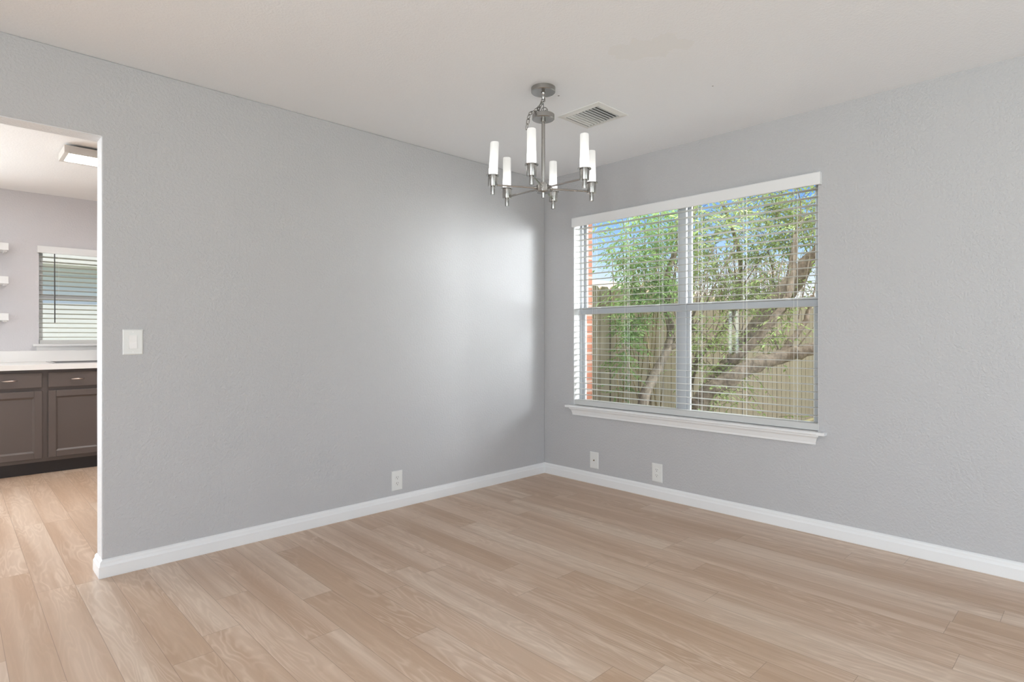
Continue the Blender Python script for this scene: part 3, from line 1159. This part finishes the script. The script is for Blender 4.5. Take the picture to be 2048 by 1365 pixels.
sk = thing('kitchen_sink', 'stainless steel sink set into the white countertop below the kitchen window', 'sink', ((SX0 + SX1) / 2, (SY0 + SY1) / 2, 0.905))
b = MB()
rm = 0.018
o_ = [(SX0 - rm, SY0 - rm), (SX1 + rm, SY0 - rm), (SX1 + rm, SY1 + rm), (SX0 - rm, SY1 + rm)]
i_ = [(SX0 + 0.01, SY0 + 0.01), (SX1 - 0.01, SY0 + 0.01), (SX1 - 0.01, SY1 - 0.01), (SX0 + 0.01, SY1 - 0.01)]
vs = [(x, y, 0.9055) for x, y in o_] + [(x, y, 0.910) for x, y in o_] + [(x, y, 0.910) for x, y in i_] + [(x, y, 0.73) for x, y in i_]
fs = [(L * 4 + k, L * 4 + (k + 1) % 4, L * 4 + 4 + (k + 1) % 4, L * 4 + 4 + k) for L in range(3) for k in range(4)] + [(12, 13, 14, 15)]
b.add(vs, fs)
b.build('basin', M['steel'], sk)
fa = thing('faucet', 'chrome kitchen faucet behind the sink, half hidden by the grey wall edge', 'faucet', (-2.535, 3.425, 0.905))
b = MB()
b.lathe([(0.0, 0.9055), (0.028, 0.9055), (0.028, 0.915), (0.016, 0.922), (0.014, 1.02), (0.0, 1.02)], (-2.535, 3.425, 0), 16)
b.build('base', M['chrome'], fa, smooth=True, auto=0.7)
b = MB()
b.tube([(-2.535, 3.425, 1.0), (-2.535, 3.41, 1.035), (-2.535, 3.34, 1.05), (-2.535, 3.25, 1.035), (-2.535, 3.225, 1.0)], 0.010, 10)
b.build('spout', M['chrome'], fa, smooth=True)
MB().tube([(-2.535, 3.425, 1.02), (-2.535, 3.43, 1.045), (-2.535, 3.40, 1.075)], [0.012, 0.009, 0.006], 8).build('lever', M['chrome'], fa, smooth=True)

for (zt, lab) in ((1.940, 'white floating shelf on the kitchen wall, topmost of the three'),
                  (1.652, 'white floating shelf on the kitchen wall, middle of the three'),
                  (1.335, 'white floating shelf on the kitchen wall, lowest of the three')):
    r = thing('floating_shelf', lab, 'shelf', (-3.5, YK - 0.1, zt), 'white floating shelves on the kitchen wall')
    MB().box((-3.82, YK - 0.20, zt - 0.062), (-3.205, YK - 0.001, zt)).build('shelf_board', M['white'], r, bevel=0.002)
    MB().box((-3.235, YK - 0.17, zt - 0.075), (-3.215, YK - 0.001, zt - 0.0625)).build('bracket', M['white'], r, bevel=0.002)

# kitchen ceiling lamp
pl = thing('ceiling_light', 'rectangular flat ceiling lamp with a glowing white panel in the kitchen', 'ceiling light', (-2.4, 1.73, H))
LX0, LX1, LY0, LY1 = -3.02, -1.80, 1.59, 1.88
b = MB()
b.box((LX0, LY0, 2.375), (LX0 + 0.028, LY1, 2.425))
b.box((LX1 - 0.028, LY0, 2.375), (LX1, LY1, 2.425))
b.box((LX0 + 0.028, LY0, 2.375), (LX1 - 0.028, LY0 + 0.028, 2.425))
b.box((LX0 + 0.028, LY1 - 0.028, 2.375), (LX1 - 0.028, LY1, 2.425))
b.box((LX0 + 0.0282, LY0 + 0.0282, 2.395), (LX1 - 0.0282, LY1 - 0.0282, 2.4245))
b.build('frame', M['led_frame'], pl, bevel=0.002)
MB().box((LX0 + 0.06, LY0 + 0.05, 2.425), (LX1 - 0.06, LY1 - 0.05, H - 0.001)).build('mounting_box', M['dark'], pl)
MB().box((LX0 + 0.028, LY0 + 0.028, 2.380), (LX1 - 0.028, LY1 - 0.028, 2.390)).build('diffuser', M['led'], pl)

# kitchen window, sill and blind
w2 = bpy.data.objects.new('window_2', None)
COL.objects.link(w2)
w2.location = ((KX0 + KX1) / 2, YK + 0.09, KZ0)
w2['label'] = 'small kitchen window over the sink'
struct(w2)
b = MB()
ya, yb = YK + 0.075, YK + 0.115
b.box((KX0, ya, KZ0), (KX0 + 0.035, yb, KZ1))
b.box((KX1 - 0.035, ya, KZ0), (KX1, yb, KZ1))
b.box((KX0, ya, KZ1 - 0.035), (KX1, yb, KZ1))
b.box((KX0, ya, KZ0), (KX1, yb, KZ0 + 0.035))
b.box((KX0, ya - 0.01, 1.475), (KX1, yb, 1.515))
b.build('frame', M['vinyl_white'], w2, bevel=0.002)
MB().box((KX0 + 0.03, YK + 0.093, KZ0 + 0.03), (KX1 - 0.03, YK + 0.096, 1.478)).build('pane', M['glass'], w2)
MB().box((KX0 + 0.03, YK + 0.101, 1.512), (KX1 - 0.03, YK + 0.104, KZ1 - 0.03)).build('pane', M['glass'], w2)
b = MB()
b.box((KX0 - 0.045, YK - 0.045, KZ0 - 0.004), (KX1 + 0.045, YK, KZ0 + 0.016))
b.box((KX0 + 0.001, YK - 0.001, KZ0 + 0.0002), (KX1 - 0.001, YK + 0.074, KZ0 + 0.016))
b.prism([(KX0 - 0.02, YK, KZ0 - 0.004), (KX0 - 0.02, YK - 0.030, KZ0 - 0.004), (KX0 - 0.02, YK - 0.030, KZ0 - 0.012), (KX0 - 0.02, YK - 0.016, KZ0 - 0.035), (KX0 - 0.02, YK - 0.012, KZ0 - 0.044), (KX0 - 0.02, YK, KZ0 - 0.044)], (KX0, 0, 0), (KX1 + 0.04, 0, 0))
struct(b.build('trim_4', M['white'], bevel=0.0015))
kb = thing('window_blind', 'small white kitchen window blind with half-tilted slats and a dark wand', 'blind', ((KX0 + KX1) / 2, YK + 0.03, KZ0))
b = MB()
for i in range(19):
    slat_mesh(b, 'x', KX0 + 0.006, KX1 - 0.006, YK + 0.034, 1.128 + i * 0.0435, 0.050, 0.0022, math.radians(-9), 0.0008)
b.build('slats', M['blind'], kb)
MB().box((KX0 + 0.005, YK + 0.008, KZ0 + 0.018), (KX1 - 0.005, YK + 0.060, KZ0 + 0.052)).build('bottom_rail', M['blind'], kb, bevel=0.003)
b = MB()
b.box((KX0 - 0.014, YK - 0.030, 1.898), (KX1 + 0.014, YK - 0.014, 1.962))
b.box((KX0 - 0.014, YK - 0.014, 1.898), (KX0 - 0.002, YK - 0.001, 1.962))
b.box((KX1 + 0.002, YK - 0.014, 1.898), (KX1 + 0.014, YK - 0.001, 1.962))
b.build('valance', M['white'], kb, bevel=0.0015)
for xx in (-2.84, -2.52, -2.2):
    b = MB()
    b.tube([(xx, YK + 0.006, KZ0 + 0.05), (xx, YK + 0.006, 1.93)], 0.0009, 5)
    b.build('ladder_cord', M['cord'], kb)
MB().tube([(-2.872, YK - 0.004, 1.93), (-2.872, YK - 0.006, 1.90), (-2.870, YK - 0.006, 1.262)], 0.0045, 8).build('tilt_wand', M['wand'], kb, smooth=True)


# unseen windows added as openings for the fill lamps; window_4 read from a reflection
def plain_window(name, a, bb, axis):
    r = bpy.data.objects.new(name, None)
    COL.objects.link(r)
    r.location = ((a[0] + bb[0]) / 2, (a[1] + bb[1]) / 2, a[2])
    struct(r)
    b = MB()
    x0, y0, z0 = a
    x1, y1, z1 = bb
    s = 0.05
    if axis == 'x':      # runs along x
        m = (x0 + x1) / 2
        for (p, q) in ((x0, x0 + s), (x1 - s, x1), (m - s / 2, m + s / 2)):
            b.box((p, y0, z0), (q, y1, z1))
        b.box((x0, y0, z0), (x1, y1, z0 + s))
        b.box((x0, y0, z1 - s), (x1, y1, z1))
        MB().box((x0 + s, (y0 + y1) / 2, z0 + s), (x1 - s, (y0 + y1) / 2 + 0.003, z1 - s)).build('pane', M['glass'], r)
    else:
        m = (y0 + y1) / 2
        for (p, q) in ((y0, y0 + s), (y1 - s, y1), (m - s / 2, m + s / 2)):
            b.box((x0, p, z0), (x1, q, z1))
        b.box((x0, y0, z0), (x1, y1, z0 + s))
        b.box((x0, y0, z1 - s), (x1, y1, z1))
        MB().box(((x0 + x1) / 2, y0 + s, z0 + s), ((x0 + x1) / 2 + 0.003, y1 - s, z1 - s)).build('pane', M['glass'], r)
    b.build('frame', M['vinyl_white'], r)


plain_window('added_window_3', (XL - 0.09, -5.4, 0.35), (XL - 0.04, -3.4, 2.25), 'y')
plain_window('window_4', (XL - 0.09, 1.38, 0.78), (XL - 0.04, 1.68, 1.65), 'y')
plain_window('added_window_5', (XL - 0.09, 1.85, 0.3), (XL - 0.04, 3.25, 2.25), 'y')
plain_window('added_window_6', (-3.7, YB - 0.09, 0.35), (-0.9, YB - 0.04, 2.25), 'x')
plain_window('added_door_1', (-5.9, YK + 0.04, 0.0), (-4.1, YK + 0.09, 2.25), 'x')

# ------------------------------------------------------------------ outdoors
GZ = -0.16
struct(MB().add([(-30, -30, GZ), (40, -30, GZ), (40, 45, GZ), (-30, 45, GZ)], [(0, 1, 2, 3)]).build('ground', M['ground'], fix=False))

FY = -0.055
fe = thing('fence', 'weathered dog-eared wooden fence running away outside the twin window', 'fence', (8.0, FY, GZ))
b = MB()
nb = 100
for i in range(nb):
    x0 = 0.222 + i * 0.154
    gap = 0.012 if i in (27, 31, 36) else 0.003
    x1 = x0 + 0.154 - gap
    zt = 1.600 + random.uniform(-0.008, 0.008)
    yo = random.uniform(-0.003, 0.003)
    pr = [(x0, GZ + 0.03), (x1, GZ + 0.03), (x1, zt - 0.04), (x1 - 0.012, zt - 0.02), (x1 - 0.034, zt), (x0 + 0.034, zt), (x0 + 0.012, zt - 0.02), (x0, zt - 0.04)]
    b.prism([(x, FY + yo, z) for x, z in pr], (0, 0, 0), (0, 0.017, 0))
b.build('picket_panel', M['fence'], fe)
for z in (0.10, 0.72, 1.34):
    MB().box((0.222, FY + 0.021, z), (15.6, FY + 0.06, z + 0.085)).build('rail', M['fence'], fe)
for x in (0.27, 2.65, 5.05, 7.45, 9.85, 12.25, 14.65):
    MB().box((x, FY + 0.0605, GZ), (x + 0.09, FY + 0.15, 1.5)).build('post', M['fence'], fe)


def leaf(mb, p, d, n, L, w):
    """pointed folded leaflet from p along d"""
    s = d.cross(n)
    if s.length < 1e-6:
        s = d.orthogonal()
    s.normalize()
    n = s.cross(d).normalized()
    m = p + d * L * 0.45
    t = p + d * L - n * L * 0.12
    mb.add([p, m + s * w / 2 + n * w * 0.18, t, m - s * w / 2 + n * w * 0.18, m], [(0, 1, 4), (1, 2, 4), (2, 3, 4), (3, 0, 4)])


def rv():
    while True:
        v = Vector((random.uniform(-1, 1), random.uniform(-1, 1), random.uniform(-1, 1)))
        if 0.05 < v.length < 1:
            return v.normalized()


def sprig(mb, tw, p, L=0.30, nl=9, ll=0.075, lw=0.026, droop=0.25):
    d = rv()
    d.z = d.z * 0.5 - droop * 0.3
    d.normalize()
    side = d.cross(Vector((0, 0, 1)))
    if side.length < 1e-3:
        side = Vector((1, 0, 0))
    side.normalize()
    pts = []
    for i in range(4):
        f = i / 3
        pts.append(p + d * L * f - Vector((0, 0, droop * L * f * f)))
    if tw is not None:
        tw.tube(pts, [0.0025, 0.002, 0.0016, 0.001], 4, False)
    for i in range(nl):
        f = 0.15 + 0.85 * i / (nl - 1)
        q = p + d * L * f - Vector((0, 0, droop * L * f * f))
        sg = 1 if i % 2 else -1
        ld = (side * sg * random.uniform(0.7, 1.0) + d * random.uniform(0.3, 0.8) - Vector((0, 0, random.uniform(0.0, 0.6)))).normalized()
        if i == nl - 1:
            ld = d
        leaf(mb, q, ld, (Vector((0, 0, 1)) + rv() * 0.6).normalized(), ll * random.uniform(0.7, 1.2), lw * random.uniform(0.8, 1.2))


def wob(pts, sub=4, amp=0.02):
    out = []
    P = [Vector(p) for p in pts]
    for i in range(len(P) - 1):
        p0, p1, p2, p3 = P[max(i - 1, 0)], P[i], P[i + 1], P[min(i + 2, len(P) - 1)]
        for k in range(sub):
            f = k / sub
            q = 0.5 * ((2 * p1) + (p2 - p0) * f + (2 * p0 - 5 * p1 + 4 * p2 - p3) * f * f + (3 * p1 - p0 - 3 * p2 + p3) * f ** 3)
            out.append(q + (rv() * amp if out else Vector((0, 0, 0))))
    out.append(P[-1])
    return out


def taper(n, a, c, lump=0.12):
    return [(a + (c - a) * i / max(1, n - 1)) * (1 + random.uniform(-lump, lump)) for i in range(n)]


def ground_of(px, t):
    q = at(px, 673.6, t)
    return Vector((q.x, q.y, GZ + 0.005))


# leaning many-trunked tree
tr = thing('tree', 'leaning many-trunked tree with rough grey-brown limbs and bright leaves outside the right-hand sash', 'tree', ground_of(1375, 5.0))
limbs = [
    # (points, r0, r1)
    ([ground_of(1378, 5.0), at(1402, 806, 5.0), at(1452, 742, 5.05), at(1506, 662, 5.0), at(1560, 590, 4.9), at(1610, 530, 4.8), at(1668, 470, 4.7), at(1720, 380, 4.7)], 0.072, 0.050),
    ([ground_of(1380, 4.75), at(1396, 812, 4.75), at(1440, 772, 4.7), at(1500, 735, 4.65), at(1560, 714, 4.6), at(1600, 705, 4.55), at(1660, 684, 4.5), at(1740, 650, 4.5)], 0.075, 0.042),
    ([ground_of(1376, 5.15), at(1420, 770, 5.2), at(1470, 716, 5.2), at(1530, 655, 5.15), at(1590, 580, 5.2), at(1640, 480, 5.3), at(1660, 390, 5.3)], 0.055, 0.03),
    ([at(1462, 724, 4.8), at(1500, 690, 4.75), at(1542, 645, 4.7), at(1566, 610, 4.7), at(1585, 560, 4.75), at(1590, 470, 4.8)], 0.042, 0.018),
    ([ground_of(1350, 5.1), at(1385, 742, 5.2), at(1420, 690, 5.3), at(1460, 640, 5.3), at(1480, 560, 5.4), at(1470, 470, 5.5), at(1440, 400, 5.5)], 0.038, 0.013),
    ([ground_of(1268, 4.8), at(1288, 800, 4.85), at(1312, 744, 4.95), at(1334, 698, 5.0), at(1342, 668, 5.05), at(1336, 628, 5.1), at(1330, 590, 5.15), at(1345, 520, 5.2), at(1385, 440, 5.3), at(1400, 360, 5.4)], 0.050, 0.016),
    ([at(1330, 704, 5.0), at(1362, 684, 5.0), at(1395, 650, 5.0)], 0.024, 0.014),
    ([at(1560, 712, 4.62), at(1590, 672, 4.6), at(1612, 640, 4.6), at(1625, 590, 4.6)], 0.030, 0.016),
]
ends = []
for pts, a, c in limbs:
    q = wob(pts, 5, 0.008)
    MB().tube(q, taper(len(q), a, c), 12).build('limb', M['bark'], tr, smooth=True)
    ends.append(q)
tw = MB()
fo = MB()
clouds = [
    # px, py, t, spread along view-right, vertical spread, depth spread, sprigs
    (1565, 400, 5.2, 0.46, 0.20, 0.5, 170),
    (1500, 410, 5.3, 0.42, 0.16, 0.5, 60),
    (1400, 430, 5.2, 0.26, 0.28, 0.4, 150),
    (1605, 450, 5.0, 0.22, 0.22, 0.4, 90),
    (1540, 490, 5.2, 0.34, 0.18, 0.4, 120),
    (1400, 530, 5.4, 0.20, 0.18, 0.3, 60),
    (1500, 575, 5.2, 0.40, 0.10, 0.3, 110),
    (1585, 600, 5.0, 0.20, 0.07, 0.3, 26),
    (1455, 690, 4.9, 0.22, 0.22, 0.2, 44),
    (1400, 690, 5.0, 0.12, 0.26, 0.2, 60),
    (1555, 660, 4.7, 0.14, 0.12, 0.2, 30),
    (1450, 780, 4.7, 0.20, 0.08, 0.2, 20),
    (1535, 840, 4.7, 0.12, 0.03, 0.15, 6),
]
for (px, py, t, sr, sz, sd_, cnt) in clouds:
    c = at(px, py, t)
    for i in range(cnt):
        p = c + RGT * random.gauss(0, sr * 0.6) + FWD * random.gauss(0, sd_ * 0.5) + Vector((0, 0, random.gauss(0, sz * 0.6)))
        if p.y > FY - 0.12 and p.z < 1.75:
            p.y = FY - 0.12 - random.random() * 0.2
        if p.x < 0.5:
            continue
        sprig(fo, tw, p, random.uniform(0.18, 0.30), random.choice((8, 9, 10)), 0.052, 0.019)
# thin whips rising from the limbs into the crown
for i in range(46):
    q = random.choice(ends)
    p0 = q[random.randrange(len(q) // 3, len(q))]
    p1 = p0 + Vector((random.uniform(-0.25, 0.25), random.uniform(-0.35, 0.15), random.uniform(0.35, 0.9)))
    p1.y = min(p1.y, FY - 0.1) if p1.z < 1.7 else p1.y
    mid = p0.lerp(p1, 0.5) + rv() * 0.06
    tw.tube(wob([p0, mid, p1], 3, 0.006), taper(7, 0.007, 0.002), 5, False)
tw.build('twigs', M['bark'], tr, smooth=True)['kind'] = 'stuff'
fo.build('foliage', M['leaf_light'], tr, fix=False)

# slender cane shrub by the left sash
sh = thing('shrub', 'slender green cane shrub in front of the fence outside the left-hand sash', 'shrub', ground_of(1285, 5.0))
fo = MB()
tops = [(1246, 500, 5.1), (1225, 520, 5.05), (1268, 470, 5.1), (1290, 440, 5.2), (1318, 420, 5.2), (1325, 500, 5.2), (1250, 620, 5.0), (1290, 560, 5.05), (1345, 470, 5.2), (1222, 590, 5.0), (1275, 540, 5.0), (1240, 420, 5.15)]
for i, (px, py, t) in enumerate(tops):
    g = ground_of(1228 + i * 10, 4.98 + (i % 3) * 0.05)
    e = at(px, py, t)
    mid = g.lerp(e, 0.5) + Vector((random.uniform(-0.05, 0.05), -0.04, 0.0))
    q = wob([g, mid, e], 6, 0.006)
    for v in q:
        if v.y > FY - 0.12 and v.z < 1.75:
            v.y = FY - 0.12
    MB().tube(q, taper(len(q), 0.0085, 0.003), 6, False).build('cane', M['cane'], sh, smooth=True)
clouds = [
    (1245, 640, 5.0, 0.05, 0.15, 0.08, 40),
    (1262, 665, 5.0, 0.06, 0.12, 0.08, 40),
    (1246, 720, 5.0, 0.05, 0.11, 0.08, 34),
    (1240, 775, 5.0, 0.04, 0.06, 0.08, 12),
    (1285, 640, 5.0, 0.04, 0.10, 0.08, 14),
    (1285, 580, 5.05, 0.18, 0.14, 0.14, 70),
    (1265, 520, 5.1, 0.16, 0.18, 0.2, 60),
    (1310, 500, 5.15, 0.18, 0.22, 0.2, 110),
    (1330, 440, 5.2, 0.20, 0.16, 0.2, 80),
    (1270, 410, 5.2, 0.20, 0.08, 0.2, 34),
    (1215, 480, 5.1, 0.08, 0.10, 0.15, 10),
    (1325, 580, 5.05, 0.12, 0.14, 0.15, 60),
    (1210, 440, 5.1, 0.07, 0.05, 0.15, 10),
    (1232, 605, 5.0, 0.08, 0.05, 0.08, 12),
]
for (px, py, t, sr, sz, sd_, cnt) in clouds:
    c = at(px, py, t)
    for i in range(cnt):
        p = c + RGT * random.gauss(0, sr * 0.6) + FWD * random.gauss(0, sd_ * 0.5) + Vector((0, 0, random.gauss(0, sz * 0.6)))
        if p.y > FY - 0.12 and p.z < 1.75:
            p.y = FY - 0.12 - random.random() * 0.15
        if p.x < 0.55:
            p.x = 0.55 + random.random() * 0.1
        k = 0.62 if py > 595 else 1.0
        sprig(fo, None, p, random.uniform(0.16, 0.26) * k, random.choice((8, 9, 10)), 0.060 * (0.4 + 0.6 * k), 0.018, 0.35)
fo.build('foliage', M['leaf_dark'], sh, fix=False)

# dry hedge leaning over the fence from the neighbour's side
hd = thing('dry_hedge', 'tangled dry brown twigs rising behind the fence top', 'hedge', (4.6, 0.6, GZ))
tw = MB()
fo = MB()
for i in range(190):
    x = random.uniform(2.6, 7.6)
    y = random.uniform(0.6, 1.1)
    p0 = Vector((x, y, GZ + 0.0 if i % 6 == 0 else random.uniform(0.9, 1.5)))
    p1 = Vector((x + random.uniform(-0.4, 0.4), y + random.uniform(-0.25, 0.3), random.uniform(1.7, 2.5) + (x - 2.6) * 0.06))
    tw.tube(wob([p0, p0.lerp(p1, 0.5) + rv() * 0.12, p1], 3, 0.02), taper(7, 0.008, 0.003), 4, False)
for i in range(340):
    x = random.uniform(2.5, 7.8)
    sprig(fo, None, Vector((x, random.uniform(0.5, 1.1), random.uniform(1.4, 2.3) + (x - 2.6) * 0.06)), 0.25, 8, 0.06, 0.026)
tw.build('twigs', M['bark'], hd, smooth=True)['kind'] = 'stuff'
fo.build('foliage', M['leaf_dry'], hd, fix=False)

# neighbour's house beyond the fence
hs = thing('house', 'pale neighbouring house with a low gabled roof far behind the fence', 'house', (12.0, 9.0, GZ))
b = MB()
b.box((13.0, 8.5, GZ), (24.0, 15.0, 2.3))
b.build('wall', M['pale_siding'], hs)
b = MB()
b.prism([(12.5, 7.9, 2.3), (12.5, 15.6, 2.3), (12.5, 11.7, 3.5)], (12.5, 0, 0), (24.5, 0, 0))
b.build('roof', M['roofing'], hs)

# neighbour's house seen through the kitchen window
hs = thing('house', 'blue-grey neighbouring house seen through the kitchen window blind', 'house', (-2.5, 8.5, GZ))
b = MB()
b.box((-9, 7.6, GZ), (3.0, 12, 2.15))
for i in range(14):
    b.box((-9, 7.585, GZ + 0.17 * i), (3.0, 7.5999, GZ + 0.17 * i + 0.16))
b.build('wall', M['siding'], hs)
MB().box((-9, 7.45, GZ), (3.0, 7.58, 1.62)).build('screen_haze_band', M['screen_haze'], hs)  # added pale band, in place of the insect screen's haze
MB().box((-9.5, 7.0, 2.15), (3.5, 12.5, 2.40)).build('eave', M['soffit'], hs)
b = MB()
b.prism([(-9.5, 7.0, 2.401), (-9.5, 12.5, 2.401), (-9.5, 9.75, 3.7)], (-9.5, 0, 0), (3.5, 0, 0))
b.build('roof', M['roofing'], hs)
